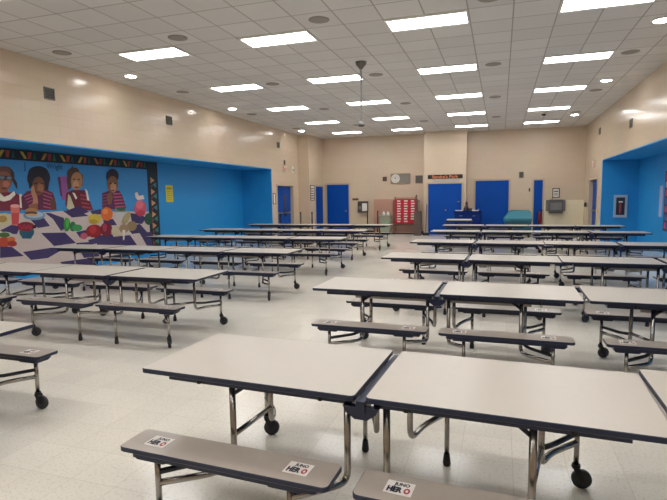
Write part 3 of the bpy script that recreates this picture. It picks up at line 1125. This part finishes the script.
# red card rack hung in front
rk = thing('pocket_chart', 'bright red pocket chart with three columns of white cards', 'pocket chart', (-3.79, 21.28, 0))
RX0, RX1, RZ0, RZ1 = -0.45, 0.45, 0.46, 1.50
MB().box(RX0, RX1, -0.012, 0.0, RZ0, RZ1, 0).build('backing', mat('red_nylon', (184, 24, 50), 0.55), rk)
fr_ = MB()
for x in (RX0+0.02, RX1-0.02):
    fr_.tube([(x, 0.016, 0), (x, 0.016, RZ1+0.03)], 0.012, seg=8)
fr_.tube([(RX0-0.03, 0.016, RZ1+0.03), (RX1+0.03, 0.016, RZ1+0.03)], 0.012, seg=8)
for x in (RX0+0.02, RX1-0.02):
    fr_.tube([(x, -0.14, 0.012), (x, 0.12, 0.012)], 0.012, seg=8)
    fr_.lathe([(0.02, RZ1+0.03), (0.03, RZ1+0.05), (0.02, RZ1+0.08)], (x, 0.016, 0), 0, 10)
fr_.build('stand', m_brown, rk)
for c_ in range(3):
    for r_ in range(9):
        if c_ == 2 and r_ > 7:
            continue
        zc = RZ1-0.09-r_*0.107
        xc = RX0+0.17+c_*0.29
        MB().box(xc-0.065, xc+0.07+0.02*((r_+c_) % 2), -0.016, -0.0125, zc-0.024, zc+0.025).build('card', m_paper, rk)

# pale waste bin with items
bn = thing('waste_bin', 'pale green bin with white lids before the tan cabinet', 'bin', (-4.60, 21.12, 0))
MB().slab(-0.24, 0.24, -0.2, 0.2, 0, 0.78, 0.05, 0, 0, 0.02, 5, lambda p: (p[0]*(0.82+0.23*p[2]), p[1]*(0.82+0.23*p[2]), p[2])).build('body', mat('pale_green_plastic', (150, 158, 136), 0.5), bn)
MB().slab(-0.26, 0.26, -0.22, 0.22, 0.78, 0.82, 0.05, 0, 0, 0.012, 5).build('rim', mat('pale_green_plastic', (150, 158, 136), 0.5), bn)
for i_, x in enumerate((-4.68, -4.50)):
    jar = thing('plastic_jug', 'small white jug standing on the green bin, %s one' % ('left', 'right')[i_], 'jug', (x, 21.12, 0.82), 0, 'white jugs on the green bin')
    MB().lathe([(0.055, 0), (0.065, 0.02), (0.065, 0.08), (0.035, 0.12), (0.03, 0.13)], seg=14).build('body', m_white, jar)
    MB().lathe([(0.034, 0.13), (0.034, 0.155), (0.01, 0.16)], seg=12).build('cap', m_paper, jar)
# two brooms / poles and a slim grey bin right of the chart
gb = thing('slim_bin', 'slim dark brown bin standing right of the red chart', 'bin', (-3.20, 20.86, 0))
m_brn = mat('dark_brown_plastic', (92, 76, 70), 0.5)
g = MB()
g.box(-0.14, 0.14, -0.14, -0.125, 0, 0.98).box(-0.14, 0.14, 0.125, 0.14, 0, 0.98).box(-0.14, -0.125, -0.125, 0.125, 0, 0.98).box(0.125, 0.14, -0.125, 0.125, 0, 0.98).box(-0.125, 0.125, -0.125, 0.125, 0, 0.02)
g.build('body', m_brn, gb)
for x, h_, m_, lab in ((-0.07, 1.62, m_brn, 'brown broom pole standing behind the slim bin'), (0.0, 1.40, m_grille, 'grey mop pole standing behind the slim bin')):
    t = thing('cleaning_pole', lab, 'broom', (-3.20+x*1.2, 21.12, 0.0))
    MB().tube([(0, 0, 0), (x*0.3, 0.03, h_-0.05)], 0.013, seg=8).build('handle', m_, t)
    MB().lathe([(0.014, h_-0.05), (0.03, h_-0.03), (0.03, h_+0.02), (0.012, h_+0.04)], (x*0.3, 0.03, 0), 0, 10).build('grip', m_, t)
br_ = thing('push_broom', 'blue handled push broom leaning at the beige column', 'broom', (-2.90, 21.0, 0))
MB().tube([(0, 0, 0.09), (0.0, 0.30, 1.25)], 0.014, seg=8).build('handle', mat('blue_handle', (50, 66, 140), 0.4), br_)
MB().box(-0.12, 0.16, -0.04, 0.04, 0.06, 0.11, 0, 0.008).build('head', m_edge, br_)
bm_ = MB()
for k in range(14):
    bm_.prism([(-0.115+0.0195*k, 0.061), (-0.100+0.0195*k, 0.061), (-0.098+0.0195*k, 0), (-0.117+0.0195*k, 0)], 'y', -0.035, 0.035)
bm_.build('bristles', m_black, br_)

# clock and speaker panel
ck = thing('wall_clock', 'round white clock and grille in one beige wall panel', 'clock', (-4.13, YB, 2.37))
MB().box(-0.43, 0.43, -0.05, 0, -0.22, 0.22, 0, 0.01).build('panel', mat('taupe_panel', (150, 138, 116), 0.5), ck)
g = MB().box(0.0, 0.40, -0.056, -0.0505, -0.18, 0.18, 0)
for k in range(9):
    g.box(0.01, 0.39, -0.062, -0.056, -0.165+0.038*k, -0.150+0.038*k, 1)
g.build('speaker_grille', [m_grille, mat('light_grille', (160, 156, 148), 0.6)], ck)
MB().lathe([(0.185, -0.051), (0.185, -0.075), (0.165, -0.08), (0.16, -0.066)], (-0.21, 0, 0), 0, 28, 'y').build('clock_rim', m_white, ck)
cf = MB().lathe([(0.158, -0.067), (0.158, -0.068)], (-0.21, 0, 0), 0, 28, 'y')
for k in range(12):
    a = R(30*k)
    c_ = Vector((-0.21+0.13*math.sin(a), -0.0715, 0.13*math.cos(a)))
    cf.box(c_.x-0.006, c_.x+0.006, -0.0705, -0.0685, c_.z-0.012, c_.z+0.012, 1)
cf.build('clock_face', [m_paper, m_ink], ck)
hd = MB()
for a, l_, w2 in ((R(-50), 0.09, 0.010), (R(20), 0.12, 0.007)):
    d_ = Vector((math.sin(a), 0, math.cos(a)))
    n_ = Vector((d_.z, 0, -d_.x))*w2
    o_ = Vector((-0.21, -0.073, 0))
    hd.add([o_-n_-d_*0.02, o_+n_-d_*0.02, o_+n_*0.5+d_*l_, o_-n_*0.5+d_*l_], [(0, 1, 2, 3)])
hd.lathe([(0.02, -0.069), (0.02, -0.076)], (-0.21, 0, 0), 0, 12, 'y')
hd.build('clock_hands', m_ink, ck)
gv = thing('wall_grille', 'square grey wall grille right of the clock', 'vent', (-3.33, YB, 2.32))
MB().box(-0.155, 0.155, -0.02, 0, -0.165, 0.165, 0, 0.004).build('frame', m_grille, gv)
g = MB()
for k in range(7):
    g.box(-0.13, 0.13, -0.026, -0.0205, -0.135+0.04*k, -0.115+0.04*k)
g.build('louvres', m_grille_d, gv)
sb = thing('fire_strobe', 'small dark brown square alarm box left of the clock', 'alarm', (-4.82, YB, 2.37))
MB().box(-0.09, 0.09, -0.05, 0, -0.09, 0.09, 0, 0.008).build('housing', mat('dark_red_brown', (88, 50, 40), 0.45), sb)
MB().box(-0.04, 0.04, -0.058, -0.051, -0.05, 0.05).build('lens', m_grille_d, sb)
tag(MB().box(-0.08, 0.08, -0.05, 0, -0.11, 0.11, 0, 0.01).build('wall_speaker', m_grille_d, None, (0.78, YB, 2.41)), 'small dark box high between two right blue doors', 'speaker')
tag(MB().box(-0.03, 0.03, -0.02, 0, -0.07, 0.07, 0, 0.004).build('light_switch', m_grille_d, None, (1.10, YB, 1.80)), 'small grey switch left of the narrow far blue door', 'switch')

# sign over the column door
sg = thing('door_sign', 'long dark name sign with orange lettering above column door', 'sign', (-2.17, 21.35, 2.38))
MB().box(-0.70, 0.70, -0.03, 0, -0.075, 0.085, 0, 0.006).build('board', mat('black_sign_board', (30, 28, 28), 0.5), sg)
MB().text("Sandra's Park", 0.17, (0, -0.032, 0.005), (1, 0, 0), (0, 0, 1), 0, width=1.05, bold=0.004).build('lettering', mat('orange_letters', (222, 130, 86), 0.5), sg)
tag(MB().box(-0.55, 0.55, -0.012, 0, -0.05, 0.05).build('paper_strip', mat('pale_paper_strip', (186, 182, 178), 0.6), None, (-2.12, 21.35, 2.235)), 'pale paper strip directly under the dark door sign', 'sign')

# navy counter and things between the doors
ct = thing('navy_counter', 'dark blue cabinet standing between two blue doors', 'cabinet', (-1.22, 20.9, 0))
m_navy = mat('navy_laminate', (2, 40, 112), 0.5, spec=0.2)
MB().box(-0.50, 0.50, -0.30, 0.30, 0.05, 0.97, 0, 0.008).build('body', m_navy, ct)
MB().box(-0.53, 0.53, -0.33, 0.33, 0.97, 1.00, 0, 0.006).build('top', m_navy, ct)
MB().box(-0.47, 0.47, -0.27, 0.27, 0, 0.05).build('plinth', m_black, ct)
for a, b2 in ((-0.49, -0.005), (0.005, 0.49)):
    dd = MB().box(a, b2, -0.318, -0.301, 0.08, 0.94, 0, 0.004).build('door', m_navy, ct)
    MB().box((a+b2)/2-0.05, (a+b2)/2+0.05, -0.335, -0.319, 0.80, 0.82).build('handle', m_steel, dd)
for i_, (x, w2) in enumerate(((-1.56, 0.13), (-0.93, 0.12))):
    tag(MB().box(-w2, w2, -0.12, 0.12, 0, 0.03, 0, 0.004).build('paper_stack', m_white, None, (x, 20.80, 1.0)), 'flat white paper stack on blue cabinet, %s of the dark figurine' % ('left', 'right')[i_], 'paper', 'paper stacks on the blue cabinet')
fg = thing('figurine', 'small dark cone shaped figurine on the blue cabinet', 'figurine', (-1.28, 20.95, 1.0))
m_dk = mat('dark_plum_glaze', (44, 34, 48), 0.4)
MB().lathe([(0.11, 0), (0.12, 0.02), (0.09, 0.10), (0.06, 0.18), (0.035, 0.22)], seg=18).build('body', m_dk, fg)
MB().lathe([(0.015, 0.22), (0.045, 0.235), (0.055, 0.265), (0.045, 0.295), (0.015, 0.305)], seg=16).build('head', mat('plum_brown_glaze', (96, 64, 58), 0.4), fg)
MB().lathe([(0.055, 0.295), (0.03, 0.33), (0.008, 0.40)], seg=14).build('hat', m_dk, fg)
tag(MB().lathe([(0.03, 0), (0.06, 0.02), (0.07, 0.09), (0.055, 0.10)], seg=14).build('ornament', mat('olive_glaze', (110, 104, 70), 0.5), None, (-1.13, 21.08, 1.0)), 'small olive pot beside the dark figurine', 'pot')
cr_ = thing('utility_cart', 'dark utility cart with pale top before column door', 'cart', (-1.36, 18.6, -0.0))
MB().slab(-0.44, 0.40, -0.22, 0.22, 0.74, 0.77, 0.02, 0, 0, 0.004).build('top_shelf', m_white, cr_)
MB().slab(-0.46, 0.42, -0.24, 0.24, 0.68, 0.73, 0.02, 0, 0, 0.004).build('top_tray', m_edge, cr_)
for z in (0.45, 0.16):
    MB().slab(-0.46, 0.42, -0.24, 0.24, z, z+0.05, 0.02, 0, 0, 0.004).build('shelf', m_edge, cr_)
for x in (-0.43, 0.39):
    for y in (-0.21, 0.21):
        MB().box(x-0.02, x+0.02, y-0.02, y+0.02, 0.10, 0.74).build('upright', m_black, cr_)
        MB().lathe([(0.02, -0.015), (0.05, -0.014), (0.05, 0.014), (0.02, 0.015)], (x, y, 0.05), 0, 14, 'x').build('wheel', m_wheel, cr_)

# teal rolling bin
tb = thing('teal_bin', 'large teal rolling refuse bin with slanted lid', 'bin', (0.68, 20.75, 0))
m_teal = mat('teal_plastic', (44, 124, 142), 0.42)
m_teal_d = mat('dark_teal_plastic', (16, 84, 104), 0.45)
MB().prism([(-0.42, 0.16), (0.40, 0.16), (0.48, 0.62), (-0.50, 0.62)], 'x', -0.50, 0.43).build('tub', m_teal_d, tb)
# lid: shallow sloping hood, narrower at the top
lid = MB()
b0 = [(-0.55, -0.53, 0.625), (0.46, -0.53, 0.625), (0.46, 0.50, 0.625), (-0.55, 0.50, 0.625)]
b1 = [(x, y, 0.72) for x, y, z in b0]
b2 = [(-0.36, -0.20, 0.97), (0.42, -0.20, 0.97), (0.42, 0.46, 0.97), (-0.36, 0.46, 0.97)]
b3 = [(-0.26, -0.08, 1.02), (0.36, -0.08, 1.02), (0.36, 0.40, 1.02), (-0.26, 0.40, 1.02)]
vs = b0+b1+b2+b3
fs = [(3, 2, 1, 0), (12, 13, 14, 15)]
for a in range(3):
    for k in range(4):
        fs.append((a*4+k, a*4+(k+1) % 4, a*4+4+(k+1) % 4, a*4+4+k))
lid.add(vs, fs)
ld = lid.build('lid', m_teal, tb)
MB().tube([(-0.3, -0.545, 0.66), (-0.3, -0.60, 0.66), (0.3, -0.60, 0.66), (0.3, -0.545, 0.66)], 0.014, fillet=0.03).build('handle', m_teal_d, ld)
for x in (-0.42, 0.36):
    for y in (-0.34, 0.32):
        MB().lathe([(0.03, -0.025), (0.08, -0.024), (0.08, 0.024), (0.03, 0.025)], (x, y, 0.08), 0, 16, 'x').build('wheel', m_wheel, tb)
# dark red extinguisher at the narrow door
fe = thing('fire_extinguisher', 'dark red fire extinguisher before the narrow far blue door', 'fire extinguisher', (1.50, 21.80, 0.42))
MB().lathe([(0.03, 0), (0.075, 0.02), (0.08, 0.05), (0.08, 0.40), (0.06, 0.46), (0.03, 0.50), (0.025, 0.53)], seg=18).build('cylinder', mat('dark_red_enamel', (112, 26, 44), 0.35), fe)
MB().box(-0.02, 0.09, -0.012, 0.012, 0.53, 0.56).box(-0.02, 0.10, -0.012, 0.012, 0.575, 0.59).box(-0.02, 0.0, -0.012, 0.012, 0.56, 0.575).build('valve', m_black, fe)
MB().tube([(-0.02, 0, 0.54), (-0.09, 0, 0.50), (-0.105, 0, 0.30), (-0.10, 0, 0.16)], 0.01, fillet=0.05).build('hose', m_black, fe)
MB().box(-0.04, 0.04, 0.079, 0.148, 0.30, 0.36).build('wall_bracket', m_black, fe)

# stainless drinking fountain
df = thing('drinking_fountain', 'stainless steel wall drinking fountain on cream tile', 'drinking fountain', (2.08, YB-0.02, 0.84))
MB().box(-0.36, 0.36, -0.06, 0, 0.10, 0.55, 0, 0.01).build('back_plate', m_steel, df)
MB().prism([(-0.42, 0.10), (-0.42, 0.50), (-0.36, 0.56), (-0.061, 0.56), (-0.061, 0.02), (-0.30, 0.02)], 'x', -0.25, 0.24).build('basin_body', mat('brushed_steel_dark', (112, 110, 108), 0.35, metal=0.8), df)
MB().box(-0.22, 0.20, -0.428, -0.4205, 0.16, 0.44, 0).build('front_panel', m_steel, df)
MB().tube([(-0.15, -0.25, 0.56), (-0.15, -0.25, 0.62), (-0.10, -0.28, 0.64)], 0.012, fillet=0.03).build('spout', m_chrome, df)
framed('picture_frame', 'small black framed paper above the drinking fountain', 'picture', (2.09, YB, 1.66), 0.27, 0.38, '-y', m_black, m_paper,
       [(-0.07, 0.07, 0.04, 0.08), (-0.07, 0.05, -0.04, -0.02), (-0.07, 0.07, -0.09, -0.07)])

# ------------------------------------------------------------------ right wall
hb = thing('door_alarm', 'round dark bell beside the right wall door', 'alarm', (XR, 21.35, 1.20))
MB().box(-0.03, 0, -0.06, 0.06, -0.09, 0.09, 0, 0.005).build('back_box', m_grille_d, hb)
MB().lathe([(0.085, -0.031), (0.085, -0.05), (0.06, -0.075), (0.02, -0.085)], seg=18, axis='x').build('bell', m_black, hb)
tag(MB().box(-0.06, 0, -0.13, 0.13, -0.11, 0.11, 0, 0.006).text('EXIT', 0.14, (-0.061, 0, 0), (0, -1, 0), (0, 0, 1), 1, width=0.2, bold=0.003).build('exit_sign', [mat('exit_sign_plastic', (226, 206, 190), 0.4), mat('exit_red', (196, 70, 50), 0.4)], None, (XR, 19.85, 2.64)), 'small pale exit sign above right wall door', 'exit sign')
for nm, y, z in (('near', 14.75, 3.36), ('far', 19.1, 3.67)):
    v = copy_tree(vt0)
    v.location = (XR, y, z)
    v.rotation_euler = (0, 0, math.pi)
    v['label'] = 'small grey louvred vent high on the right wall, %s one' % nm
    v['group'] = 'small vents high on the right wall'
# fire extinguisher cabinet on the alcove end wall
fc = thing('extinguisher_cabinet', 'white framed glass fire extinguisher cabinet in right alcove', 'cabinet', (3.655, BY1, 1.20))
f = MB()
f.box(-0.19, -0.13, -0.06, 0, -0.36, 0.36).box(0.13, 0.19, -0.06, 0, -0.36, 0.36).box(-0.13, 0.13, -0.06, 0, 0.28, 0.36).box(-0.13, 0.13, -0.06, 0, -0.36, -0.28)
f.build('frame', mat('pale_blue_enamel', (170, 190, 204), 0.4), fc)
MB().box(-0.13, 0.13, -0.012, -0.001, -0.28, 0.28).build('interior', mat('dark_interior', (56, 56, 70), 0.5), fc)
MB().lathe([(0.02, -0.24), (0.04, -0.23), (0.042, 0.02), (0.02, 0.08), (0.018, 0.13)], (0, -0.034, 0), 0, 14).build('extinguisher', mat('dull_red_enamel', (150, 60, 66), 0.4), fc)
MB().box(-0.05, 0.06, -0.048, -0.022, 0.12, 0.16).build('valve', m_white, fc)
# poster with red pattern on the right alcove wall
ps = MB()
pm = [mat('poster_navy', (60, 50, 90), 0.55), mat('poster_pink', (206, 70, 104), 0.55), mat('poster_pale', (196, 190, 206), 0.55), mat('poster_blue', (40, 100, 170), 0.55)]
ps.box(-0.006, 0, -1.1, 1.1, -0.80, 0.78, 0)
random.seed(3)
for r_ in range(7):
    for c_ in range(9):
        a0 = -1.04+c_*0.235
        z0 = -0.74+r_*0.215
        k = random.choice((1, 1, 1, 2, 3))
        ps.add([(-0.007, a0, z0), (-0.007, a0+0.19, z0+0.02), (-0.007, a0+0.17, z0+0.17), (-0.007, a0+0.03, z0+0.16)], [(0, 1, 2, 3)], k)
tag(ps.build('wall_banner', pm, None, (BX, 14.55, 1.40)), 'large pink and navy patterned banner on right alcove wall', 'banner')
tag(MB().box(-0.008, 0, -0.14, 0.14, -0.42, 0.42).build('paper_strip', mat('lilac_paper', (170, 176, 214), 0.6), None, (BX, 15.95, 1.38)), 'tall pale lilac paper strip beside the patterned banner', 'paper')
